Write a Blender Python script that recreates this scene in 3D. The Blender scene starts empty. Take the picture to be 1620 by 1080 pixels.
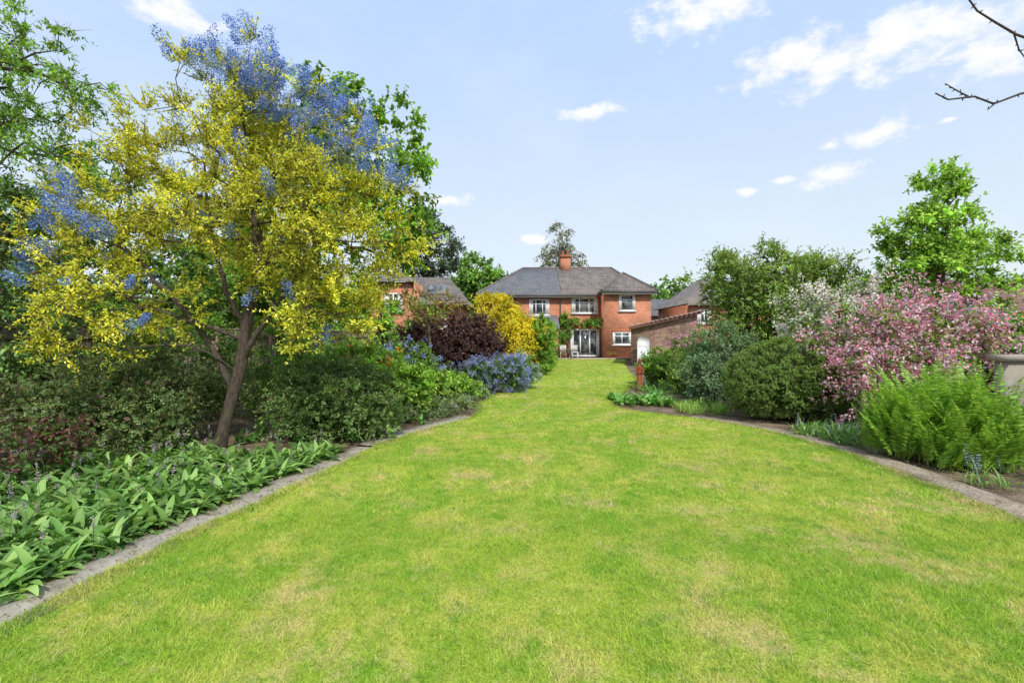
import bpy, math, numpy as np
rng=np.random.default_rng(11)
S=bpy.context.scene
COL=S.collection
GAIN=1.85
def norm(a):
    a=np.asarray(a,float); return a/np.maximum(np.linalg.norm(a,axis=-1,keepdims=True),1e-9)
# ---------------------------------------------------------------- mesh helpers
def link(o,parent=None):
    COL.objects.link(o)
    if parent is not None: o.parent=parent
    return o
def mk(name,V,Fs,mat,O=(0,0,0),parent=None,col=None,smooth=False):
    V=np.asarray(V,float)-np.asarray(O,float)
    me=bpy.data.meshes.new(name)
    if isinstance(Fs,np.ndarray): Fs=[Fs]
    Fs=[np.asarray(f,np.int32) for f in Fs if len(f)]
    lv=np.concatenate([f.ravel() for f in Fs]); tot=np.concatenate([np.full(len(f),f.shape[1],np.int32) for f in Fs])
    st=np.concatenate([[0],np.cumsum(tot)[:-1]]).astype(np.int32)
    me.vertices.add(len(V)); me.vertices.foreach_set('co',V.astype(np.float32).ravel())
    me.loops.add(len(lv)); me.loops.foreach_set('vertex_index',lv)
    me.polygons.add(len(tot)); me.polygons.foreach_set('loop_start',st); me.polygons.foreach_set('loop_total',tot)
    if smooth: me.polygons.foreach_set('use_smooth',np.ones(len(tot),bool))
    me.update(calc_edges=True)
    if col is not None:
        a=me.color_attributes.new('Col','FLOAT_COLOR','POINT')
        c=np.ones((len(V),4),np.float32); c[:,:3]=col; a.data.foreach_set('color',c.ravel())
    me.materials.append(mat)
    o=bpy.data.objects.new(name,me)
    if parent is None: o.location=O
    return link(o,parent)
def top(name,label,cat,O=(0,0,0),group=None):
    e=bpy.data.objects.new(name,None); e.location=O; e.empty_display_size=.2
    e['label']=label; e['category']=cat
    if group: e['group']=group
    return link(e)
class Acc:
    def __init__(s): s.V=[];s.F={3:[],4:[]};s.C=[];s.n=0
    def add(s,V,F,C=None):
        V=np.asarray(V,float).reshape(-1,3); F=np.asarray(F,int)
        s.V.append(V); s.F[F.shape[1]].append(F+s.n); s.n+=len(V)
        if C is not None:
            C=np.asarray(C,float)
            if C.ndim==1: C=np.tile(C,(len(V),1))
            s.C.append(C)
    def box(s,x0,x1,y0,y1,z0,z1):
        V=[(x0,y0,z0),(x1,y0,z0),(x1,y1,z0),(x0,y1,z0),(x0,y0,z1),(x1,y0,z1),(x1,y1,z1),(x0,y1,z1)]
        s.add(V,[(3,2,1,0),(4,5,6,7),(0,1,5,4),(1,2,6,5),(2,3,7,6),(3,0,4,7)])
    def make(s,name,mat,O=(0,0,0),parent=None,smooth=False):
        Fs=[np.concatenate(s.F[k]) for k in (3,4) if s.F[k]]
        return mk(name,np.concatenate(s.V),Fs,mat,O,parent,np.concatenate(s.C) if s.C else None,smooth)
def tube(path,rad,sides=6):
    path=np.asarray(path,float); n=len(path); T=norm(np.gradient(path,axis=0))
    ref=np.where(np.abs(T[:,2:3])>.9,[[1.,0,0]],[[0,0,1.]])
    A=norm(np.cross(T,ref)); B=np.cross(T,A)
    th=np.arange(sides)*2*math.pi/sides
    R=np.asarray(rad,float)[:,None,None]
    V=path[:,None,:]+R*(np.cos(th)[None,:,None]*A[:,None,:]+np.sin(th)[None,:,None]*B[:,None,:])
    F=[]
    for i in range(n-1):
        for k in range(sides):
            k2=(k+1)%sides
            F.append((i*sides+k,i*sides+k2,(i+1)*sides+k2,(i+1)*sides+k))
    return V.reshape(-1,3),np.array(F)
def lathe(prof,cx,cy,sides=16,sx=1,sy=1):
    n=len(prof); th=np.arange(sides)*2*math.pi/sides
    V=np.array([[cx+r*math.cos(t)*sx,cy+r*math.sin(t)*sy,z] for r,z in prof for t in th])
    F=[(i*sides+k,i*sides+(k+1)%sides,(i+1)*sides+(k+1)%sides,(i+1)*sides+k) for i in range(n-1) for k in range(sides)]
    return V,np.array(F)
def leafquads(P,D,N,L,W,C,fold=.25,droop=.15):
    D=norm(D); Sd=norm(np.cross(D,N)); N2=np.cross(Sd,D)
    L=np.broadcast_to(np.asarray(L,float),(len(P),))[:,None]; W=np.broadcast_to(np.asarray(W,float),(len(P),))[:,None]
    v0=P; v1=P+D*L*.48+Sd*W*.5+N2*fold*W; v2=P+D*L-N2*droop*L; v3=P+D*L*.48-Sd*W*.5+N2*fold*W
    V=np.stack([v0,v1,v2,v3],1).reshape(-1,3)
    F=np.arange(len(P)*4).reshape(-1,4)
    return V,F,np.repeat(C,4,axis=0)
def rnd(n): return norm(rng.normal(size=(n,3)))
def strips(base,az,el0,curl,L,W,C,seg=5,prof=None,fold=.15,twist=0):
    n=len(base); az=np.asarray(az); h=np.stack([np.cos(az),np.sin(az),0*az],1); sd=np.stack([-np.sin(az),np.cos(az),0*az],1)
    p=base.copy(); rows=[];cent=[];tang=[]
    for i in range(seg+1):
        s=i/seg; a=el0-curl*s
        t=h*np.cos(a)[:,None]+np.array([0,0,1.])*np.sin(a)[:,None]
        nn=-h*np.sin(a)[:,None]+np.array([0,0,1.])*np.cos(a)[:,None]
        w=(prof(s) if prof else math.sin(math.pi*(.08+.9*s))**.8)*W*.5
        w=np.broadcast_to(w,(n,))[:,None]
        rows.append(np.stack([p-sd*w+nn*w*fold*2,p,p+sd*w+nn*w*fold*2],1)); cent.append(p.copy()); tang.append(t)
        p=p+t*(L/seg)[:,None]
    V=np.stack(rows,1)
    idx=np.arange(n)[:,None]*((seg+1)*3)
    F=[]
    for i in range(seg):
        for k in range(2):
            a=i*3+k; F.append(idx+np.array([[a,a+1,a+4,a+3]]))
    F=np.concatenate(F)
    return V.reshape(-1,3),F,np.repeat(C,(seg+1)*3,axis=0),np.stack(cent,1),np.stack(tang,1)
def pick(pal,n,g=None):
    pal=np.asarray(pal,float); w=pal[:,3]/pal[:,3].sum()
    c=pal[rng.choice(len(pal),n,p=w),:3]*(GAIN if g is None else g)
    return np.minimum(c*(1+rng.normal(size=(n,1))*.14).clip(.6,1.5)*(1+rng.normal(size=(n,3))*.04),.88)
# ---------------------------------------------------------------- materials
def newmat(name):
    m=bpy.data.materials.new(name); m.use_nodes=True; nt=m.node_tree; nt.nodes.clear()
    out=nt.nodes.new('ShaderNodeOutputMaterial'); return m,nt,out
def N(nt,t,**kw):
    n=nt.nodes.new(t)
    for k,v in kw.items(): setattr(n,k,v)
    return n
def mixc(nt,f,a,b,bt='MIX'):
    n=nt.nodes.new('ShaderNodeMix'); n.data_type='RGBA'; n.blend_type=bt
    for s,v in ((0,f),(6,a),(7,b)):
        if hasattr(v,'links'): nt.links.new(v,n.inputs[s])
        else: n.inputs[s].default_value=v if s==0 else (*v,1)
    return n.outputs[2]
def math_(nt,op,a,b=0,c=0):
    n=nt.nodes.new('ShaderNodeMath'); n.operation=op
    for i,v in enumerate((a,b,c)):
        if hasattr(v,'links'): nt.links.new(v,n.inputs[i])
        else: n.inputs[i].default_value=v
    return n.outputs[0]
def noise(nt,vec,scale,detail=3,rough=.55):
    n=N(nt,'ShaderNodeTexNoise'); n.inputs['Scale'].default_value=scale; n.inputs['Detail'].default_value=detail; n.inputs['Roughness'].default_value=rough
    nt.links.new(vec,n.inputs['Vector']); return n.outputs['Fac']
def ramp(nt,f,a,b):
    n=N(nt,'ShaderNodeMapRange'); n.interpolation_type='SMOOTHSTEP'; n.inputs[1].default_value=a; n.inputs[2].default_value=b
    nt.links.new(f,n.inputs[0]); return n.outputs[0]
def pos(nt): return N(nt,'ShaderNodeNewGeometry').outputs['Position']
def foliage(name,trans=.3,rough=.5,spec=.35):
    m,nt,out=newmat(name)
    a=N(nt,'ShaderNodeAttribute'); a.attribute_name='Col'; c=a.outputs['Color']
    p=N(nt,'ShaderNodeBsdfPrincipled'); p.inputs['Roughness'].default_value=rough; p.inputs['Specular IOR Level'].default_value=spec
    t=N(nt,'ShaderNodeBsdfTranslucent'); mx=N(nt,'ShaderNodeMixShader'); mx.inputs[0].default_value=trans
    nt.links.new(c,p.inputs['Base Color']); nt.links.new(mixc(nt,1.0,c,(1.25,1.2,.7) if 'petal' not in name else (1,1,1),'MULTIPLY'),t.inputs['Color'])
    nt.links.new(p.outputs[0],mx.inputs[1]); nt.links.new(t.outputs[0],mx.inputs[2]); nt.links.new(mx.outputs[0],out.inputs[0])
    return m
LEAF=foliage('leaf',.42); PETAL=foliage('petal',.35,.7,.15); GLOSSLEAF=foliage('gloss_leaf',.28,.35,.5)
def surf(name,c1,c2,scale=5,rough=.85,bump=.3,c3=None,spec=.3,stretch=None):
    m,nt,out=newmat(name)
    v=pos(nt)
    if stretch:
        mp=N(nt,'ShaderNodeMapping'); mp.inputs['Scale'].default_value=stretch; nt.links.new(v,mp.inputs[0]); v=mp.outputs[0]
    n1=noise(nt,v,scale,6,.65); c=mixc(nt,ramp(nt,n1,.3,.7),c1,c2)
    if c3: c=mixc(nt,ramp(nt,noise(nt,v,scale*.23,4),.5,.68),c,c3)
    p=N(nt,'ShaderNodeBsdfPrincipled'); p.inputs['Roughness'].default_value=rough; p.inputs['Specular IOR Level'].default_value=spec
    nt.links.new(c,p.inputs['Base Color'])
    if bump:
        b=N(nt,'ShaderNodeBump'); b.inputs['Strength'].default_value=bump; b.inputs['Distance'].default_value=.02
        nt.links.new(noise(nt,v,scale*3,5,.7),b.inputs['Height']); nt.links.new(b.outputs[0],p.inputs['Normal'])
    nt.links.new(p.outputs[0],out.inputs[0]); return m
BARK=surf('bark',(.045,.033,.026),(.14,.105,.08),11,.95,1,c3=(.10,.10,.055),stretch=(3,3,.8))
BIRCH=surf('birch_bark',(.5,.48,.44),(.25,.22,.2),6)
TRIM=surf('white_trim',(.82,.82,.81),(.76,.76,.75),3,.4,.0)
SOIL=surf('soil',(.085,.056,.037),(.20,.14,.095),6,.95,1,c3=(.27,.20,.14))
CONC=surf('concrete',(.30,.265,.22),(.42,.375,.315),16,.9,.35,c3=(.24,.215,.155))
STONE=surf('stone_edging',(.30,.235,.175),(.43,.36,.28),11,.9,.5,c3=(.21,.16,.11))
WALLST=surf('weathered_stone',(.42,.36,.29),(.54,.47,.39),4,.9,.5,c3=(.33,.29,.23))
WOOD=surf('fence_wood',(.17,.125,.085),(.32,.24,.17),5,.9,.4,stretch=(1,1,6))
TERRA=surf('terracotta',(.28,.07,.035),(.38,.11,.055),20,.6,.3)
TERRAPOT=surf('pot_clay',(.4,.14,.07),(.3,.11,.06),15,.8,.2)
CREAM=surf('render_wall',(.60,.58,.52),(.68,.66,.61),2,.9,.1)
LEAD=surf('gutter_plastic',(.06,.06,.06),(.09,.09,.09),5,.5,0)
PAV=surf('patio_stone',(.36,.30,.25),(.45,.40,.34),4,.9,.3)
CURT=surf('curtain_cloth',(.6,.58,.54),(.7,.68,.64),9,.9,0,stretch=(6,1,.3))
def brick(name,c1,c2,mort,lo=.78,hi=1.18):
    m,nt,out=newmat(name)
    s=N(nt,'ShaderNodeSeparateXYZ'); nt.links.new(pos(nt),s.inputs[0])
    cb=N(nt,'ShaderNodeCombineXYZ'); nt.links.new(math_(nt,'ADD',s.outputs[0],s.outputs[1]),cb.inputs[0]); nt.links.new(s.outputs[2],cb.inputs[1])
    b=N(nt,'ShaderNodeTexBrick'); b.inputs['Scale'].default_value=1; b.inputs['Brick Width'].default_value=.225; b.inputs['Row Height'].default_value=.075; b.inputs['Mortar Size'].default_value=.007
    b.inputs['Color1'].default_value=(*c1,1); b.inputs['Color2'].default_value=(*c2,1); b.inputs['Mortar'].default_value=(*mort,1)
    nt.links.new(cb.outputs[0],b.inputs['Vector'])
    c=mixc(nt,1.0,b.outputs['Color'],mixc(nt,ramp(nt,noise(nt,pos(nt),1.3,5,.7),.3,.7),(lo,)*3,(hi,)*3),'MULTIPLY')
    p=N(nt,'ShaderNodeBsdfPrincipled'); p.inputs['Roughness'].default_value=.9; nt.links.new(c,p.inputs['Base Color'])
    bp=N(nt,'ShaderNodeBump'); bp.inputs['Strength'].default_value=.4; bp.inputs['Distance'].default_value=.01; nt.links.new(b.outputs['Fac'],bp.inputs['Height']); bp.invert=True
    nt.links.new(bp.outputs[0],p.inputs['Normal']); nt.links.new(p.outputs[0],out.inputs[0]); return m
BRICK=brick('red_brick',(.45,.14,.068),(.57,.21,.105),(.44,.31,.22))
BRICKB=brick('brown_brick',(.17,.085,.06),(.36,.20,.13),(.44,.37,.30),.6,1.2)
def tiles(name,c1,c2,c3):
    m,nt,out=newmat(name)
    s=N(nt,'ShaderNodeSeparateXYZ'); nt.links.new(pos(nt),s.inputs[0])
    cb=N(nt,'ShaderNodeCombineXYZ'); nt.links.new(math_(nt,'ADD',s.outputs[0],math_(nt,'MULTIPLY',s.outputs[1],.37)),cb.inputs[0]); nt.links.new(s.outputs[2],cb.inputs[1])
    b=N(nt,'ShaderNodeTexBrick'); b.inputs['Scale'].default_value=1; b.inputs['Brick Width'].default_value=.3; b.inputs['Row Height'].default_value=.16; b.inputs['Mortar Size'].default_value=.014; b.inputs['Bias'].default_value=-.2
    b.inputs['Color1'].default_value=(*c1,1); b.inputs['Color2'].default_value=(*c2,1); b.inputs['Mortar'].default_value=(*[x*.4 for x in c1],1)
    nt.links.new(cb.outputs[0],b.inputs['Vector'])
    c=mixc(nt,math_(nt,'MULTIPLY',ramp(nt,noise(nt,pos(nt),1.1,6,.7),.4,.7),.7),b.outputs['Color'],c3)
    p=N(nt,'ShaderNodeBsdfPrincipled'); p.inputs['Roughness'].default_value=.8; nt.links.new(c,p.inputs['Base Color']); nt.links.new(p.outputs[0],out.inputs[0]); return m
TILEA=tiles('slate_roof',(.11,.115,.125),(.17,.17,.18),(.15,.145,.145))
TILEB=tiles('weathered_tile_roof',(.13,.11,.10),(.21,.175,.155),(.24,.195,.155))
TILEC=tiles('red_tile_roof',(.20,.10,.07),(.27,.14,.1),(.2,.14,.11))
def glassmat():
    m,nt,out=newmat('window_glass')
    c=mixc(nt,ramp(nt,noise(nt,pos(nt),1.4,2),.45,.6),(.03,.035,.04),(.16,.17,.18))
    p=N(nt,'ShaderNodeBsdfPrincipled'); p.inputs['Roughness'].default_value=.05; p.inputs['Specular IOR Level'].default_value=.9; nt.links.new(c,p.inputs['Base Color']); nt.links.new(p.outputs[0],out.inputs[0]); return m
GLASS=glassmat()
# ---------------------------------------------------------------- lawn colour
def lawncol(nt):
    v=pos(nt)
    big=ramp(nt,noise(nt,v,.5,4,.6),.36,.64)
    c=mixc(nt,big,(.28,.46,.04),(.43,.54,.065))
    c=mixc(nt,ramp(nt,noise(nt,v,2.4,5,.65),.42,.68),c,(.53,.57,.10))
    dry=ramp(nt,noise(nt,v,1.25,7,.72),.50,.67)
    c=mixc(nt,math_(nt,'MULTIPLY',dry,.76),c,(.70,.56,.25))
    c=mixc(nt,math_(nt,'MULTIPLY',ramp(nt,noise(nt,v,7,4,.65),.47,.72),.8),c,(.18,.38,.03))
    c=mixc(nt,math_(nt,'MULTIPLY',ramp(nt,noise(nt,v,16,4,.6),.55,.75),.45),c,(.74,.64,.32))
    return c
def lawnmats():
    m,nt,out=newmat('lawn_turf'); c=lawncol(nt)
    c=mixc(nt,ramp(nt,noise(nt,pos(nt),90,3,.7),.3,.65),mixc(nt,1.0,c,(.5,.5,.42),'MULTIPLY'),c)
    p=N(nt,'ShaderNodeBsdfPrincipled'); p.inputs['Roughness'].default_value=.95; p.inputs['Specular IOR Level'].default_value=.1; nt.links.new(c,p.inputs['Base Color'])
    b=N(nt,'ShaderNodeBump'); b.inputs['Strength'].default_value=.6; b.inputs['Distance'].default_value=.02; nt.links.new(noise(nt,pos(nt),70,4,.7),b.inputs['Height']); nt.links.new(b.outputs[0],p.inputs['Normal'])
    nt.links.new(p.outputs[0],out.inputs[0])
    m2,nt,out=newmat('grass_blade'); c=lawncol(nt); a=N(nt,'ShaderNodeAttribute'); a.attribute_name='Col'
    c=mixc(nt,1.0,c,a.outputs['Color'],'MULTIPLY')
    p=N(nt,'ShaderNodeBsdfPrincipled'); p.inputs['Roughness'].default_value=.6; p.inputs['Specular IOR Level'].default_value=.25; nt.links.new(c,p.inputs['Base Color'])
    t=N(nt,'ShaderNodeBsdfTranslucent'); nt.links.new(c,t.inputs['Color']); mx=N(nt,'ShaderNodeMixShader'); mx.inputs[0].default_value=.35
    nt.links.new(p.outputs[0],mx.inputs[1]); nt.links.new(t.outputs[0],mx.inputs[2]); nt.links.new(mx.outputs[0],out.inputs[0])
    return m,m2
TURF,BLADE=lawnmats()
# ---------------------------------------------------------------- ground, lawn, paths
def vn(x,y,s,seed=0):
    xi=np.floor(x/s).astype(int); yi=np.floor(y/s).astype(int); fx=x/s-xi; fy=y/s-yi
    fx=fx*fx*(3-2*fx); fy=fy*fy*(3-2*fy)
    def h(a,b): return (np.sin(a*127.1+b*311.7+seed*74.7)*43758.5453)%1
    return (h(xi,yi)*(1-fx)+h(xi+1,yi)*fx)*(1-fy)+(h(xi,yi+1)*(1-fx)+h(xi+1,yi+1)*fx)*fy
LY=np.array([-4,0,2.0,2.6,3.58,4.5,5.9,6.9,7.8,8.6,9.3,10.3,11.4,13.8,17.7,26,34]); LX=np.array([-3.05,-2.9,-2.74,-2.68,-2.58,-2.40,-2.09,-1.9,-1.6,-1.15,-.75,-.68,-.72,-.3,.7,1.4,2.6])
RY=np.array([-4,0,3,4.1,5.5,6.84,7.6,8.2,8.8,9.3,9.8,10.3,10.9,12.6,17,27,34]); RX=np.array([3.6,4,4.2,4.33,4.46,4.46,4.36,4.15,3.85,3.45,2.9,2.45,2.2,2.75,4.4,6.3,8.0])
def sm(Y,A,B):
    return sum(np.interp(Y+d,A,B) for d in (-.3,-.15,0,.15,.3))/5
def lx(y): return sm(y,LY,LX)+(vn(y*1.,y*0,.31)-.5)*.07
def rx(y): return sm(y,RY,RX)+(vn(y*1.,y*0,.29,3)-.5)*.07
def gz(x,y): return (vn(x,y,1.9,5)-.5)*.035
R=3000
g=mk('ground',[(-R,-R,0),(R,-R,0),(R,R,0),(-R,R,0)],np.array([[0,1,2,3]]),SOIL); g['kind']='structure'; g['label']='dark garden soil around the lawn and beds'
ys=np.concatenate([np.arange(-4,16,.08),np.arange(16,34.2,.4)]); us=np.linspace(0,1,60)
Yg,Ug=np.meshgrid(ys,us,indexing='ij'); Xg=lx(Yg)*(1-Ug)+rx(Yg)*Ug
Zg=.055+gz(Xg,Yg); Zg[:,0]=0;Zg[:,-1]=0
ny,nx=Yg.shape; I=np.arange(ny*nx).reshape(ny,nx)
F=np.stack([I[:-1,:-1],I[:-1,1:],I[1:,1:],I[1:,:-1]],-1).reshape(-1,4)
lawn=mk('lawn',np.stack([Xg,Yg,Zg],-1).reshape(-1,3),F,TURF,smooth=True); lawn['kind']='structure'; lawn['label']='mown green lawn with dry straw patches'
def blades(n,y0,y1,h,w):
    y=rng.uniform(y0,y1,n*2); x=rng.uniform(-3.2,8,n*2); k=(x>lx(y)-.03)&(x<rx(y)+.03)&(np.abs(x)<y*1.12+.5); x=x[k][:n];y=y[k][:n]; n=len(x)
    z=.05+gz(x,y)
    cl=vn(x,y,.12,9)*.6+vn(x,y,.4,2)*.7
    hh=h*rng.uniform(.4,1.35,n)*(.45+.75*cl); az=rng.uniform(0,2*math.pi,n); le=rng.uniform(.2,1.5,n)*hh
    az2=rng.uniform(0,2*math.pi,n)+vn(x,y,.2,4)*2
    P=np.stack([x,y,z],1); sd=np.stack([np.cos(az),np.sin(az),0*az],1)*(w*rng.uniform(.6,1.4,n)*.5)[:,None]
    tip=P+np.stack([np.cos(az2)*le,np.sin(az2)*le,hh],1)
    V=np.stack([P-sd,P+sd,tip],1).reshape(-1,3)
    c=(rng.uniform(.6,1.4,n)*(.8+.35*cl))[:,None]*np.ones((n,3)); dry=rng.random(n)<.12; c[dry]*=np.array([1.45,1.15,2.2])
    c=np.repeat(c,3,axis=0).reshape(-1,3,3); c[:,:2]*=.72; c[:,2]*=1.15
    return V,np.arange(n*3).reshape(-1,3),c.reshape(-1,3)
A=Acc()
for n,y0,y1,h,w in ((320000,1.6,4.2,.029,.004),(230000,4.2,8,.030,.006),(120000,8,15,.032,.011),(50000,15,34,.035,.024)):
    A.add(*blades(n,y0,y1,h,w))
q=24000
y=rng.uniform(1.8,20,q); s=rng.random(q)<.5; x=np.where(s,lx(y)+rng.normal(0,.03,q),rx(y)+rng.normal(0,.03,q))
hh=rng.uniform(.03,.085,q); az=rng.uniform(0,6.28,q); P=np.stack([x,y,0*x+.01],1); sd=np.stack([np.cos(az),np.sin(az),0*az],1)*.004
tip=P+np.stack([rng.normal(0,.03,q),rng.normal(0,.03,q),hh],1)
A.add(np.stack([P-sd,P+sd,tip],1).reshape(-1,3),np.arange(q*3).reshape(-1,3),np.full((q*3,3),.85))
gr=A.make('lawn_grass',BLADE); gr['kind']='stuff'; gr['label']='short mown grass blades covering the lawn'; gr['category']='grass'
def strip(name,f,off0,off1,y0,y1,z,mat,label,step=.06,rough=.02):
    Y=np.arange(y0,y1,step); X=f(Y); T=norm(np.stack([np.gradient(X),np.gradient(Y)],1)); Nn=np.stack([T[:,1],-T[:,0]],1)
    rows=[]
    for k,o in enumerate((off0,off0,(off0*.6+off1*.4),off1,off1)):
        e=(vn(Y,Y*0+k,.17,8)-.5)*rough
        rows.append(np.stack([X+Nn[:,0]*(o+e),Y+Nn[:,1]*(o+e),np.full(len(Y),-.01 if k in(0,4) else z)+(0 if k in(0,4) else 1)*(vn(X+o,Y,.5,4)-.5)*.006],1))
    V=np.stack(rows,1); n=len(Y); I=np.arange(n*5).reshape(n,5)
    F=np.stack([I[:-1,:-1],I[:-1,1:],I[1:,1:],I[1:,:-1]],-1).reshape(-1,4)
    o=mk(name,V.reshape(-1,3),F,mat,smooth=False); o['kind']='structure'; o['label']=label; return o
flx=lambda y: sm(y,LY,LX); frx=lambda y: sm(y,RY,RX)
strip('path',flx,-.36,-.0,-3,6.9,.035,CONC,'narrow weathered concrete edging path beside the lawn')
strip('path',flx,-.42,-.02,6.95,9.6,.03,CONC,'curved concrete path end at the flower bed')
strip('path',frx,.02,.42,-3,9.4,.035,STONE,'weathered stone edging path curving round the bed',rough=.05)
n=11000; y=rng.uniform(2.5,14,n); s=rng.random(n)<.4; x=np.where(s,flx(y)-rng.exponential(.35,n)-.02,frx(y)+rng.exponential(.4,n)+.0)
V,F,C=leafquads(np.stack([x,y,0*x+.045+rng.random(n)*.012],1),rng.normal(size=(n,3))*[1,1,.1],rnd(n)*.3+[0,0,1],rng.uniform(.01,.03,n),rng.uniform(.006,.016,n),pick([(.3,.22,.13,3),(.18,.11,.06,3),(.42,.36,.27,2),(.1,.14,.03,1)],n,1.3))
o=mk('leaf_litter',V,F,LEAF,col=C); o['kind']='stuff'; o['category']='leaf litter'; o['label']='dry fallen leaves and chips on the soil edges'
# ---------------------------------------------------------------- plants
def skeleton(trunk,clumps,r0,rt,minstart=.35,kk=.3):
    tr=np.asarray(trunk,float); pts=[tr[0]]
    for a,b in zip(tr[:-1],tr[1:]):
        m=max(1,int(np.linalg.norm(b-a)/.2))
        for i in range(1,m+1): pts.append(a+(b-a)*i/m)
    pts=np.array(pts)
    if len(pts)>4:
        for _ in range(2):
            q=pts.copy(); q[1:-1]=(pts[:-2]+pts[1:-1]*2+pts[2:])/4; pts=q
    nodes=list(pts); par=list(range(-1,len(pts)-1)); pl=[0]*len(pts); nt=len(pts); st=int(nt*minstart)
    br=[list(range(nt))]
    d=np.min(np.linalg.norm(clumps[:,None]-pts[None,st:],axis=2),axis=1)
    ends=[]
    for ci in np.argsort(d):
        c=clumps[ci]; Nn=np.array(nodes); dd=np.linalg.norm(Nn-c,axis=1)+kk*np.array(pl)+np.where(Nn[:,2]>c[2]+.15,.5,0); dd[:st]=1e9
        j=int(np.argmin(dd)); a=Nn[j]; L=np.linalg.norm(c-a); k=max(2,int(L/.22)); b=[j]; sag=rng.normal(size=3)*L*.08+np.array([0,0,L*.08])
        for i in range(1,k+1):
            t=i/k; nodes.append(a+(c-a)*t+sag*math.sin(math.pi*t)+rng.normal(size=3)*.012*(i<k)); par.append(b[-1]); pl.append(pl[b[-1]]+L/k); b.append(len(nodes)-1)
        br.append(b); ends.append(b[-1])
    cnt=np.zeros(len(nodes))
    for e in ends: cnt[e]+=1
    for i in range(len(nodes)-1,0,-1):
        if par[i]>=0: cnt[par[i]]+=cnt[i]
    cnt=np.maximum(cnt,1); r=np.maximum(r0*np.sqrt(cnt/cnt.max()),rt); Nn=np.array(nodes)
    r[:nt]=np.maximum(r[:nt],r0*np.linspace(1,.45,nt)); r[0]*=1.35
    A=Acc()
    for b in br:
        rr=r[b].copy()
        if b is not br[0]: rr[0]=min(rr[0],rr[1]*1.15); rr[-1]*=.5
        A.add(*tube(Nn[b],rr,8 if r[b[0]]>.03 and b is br[0] else 5))
    return A
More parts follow.
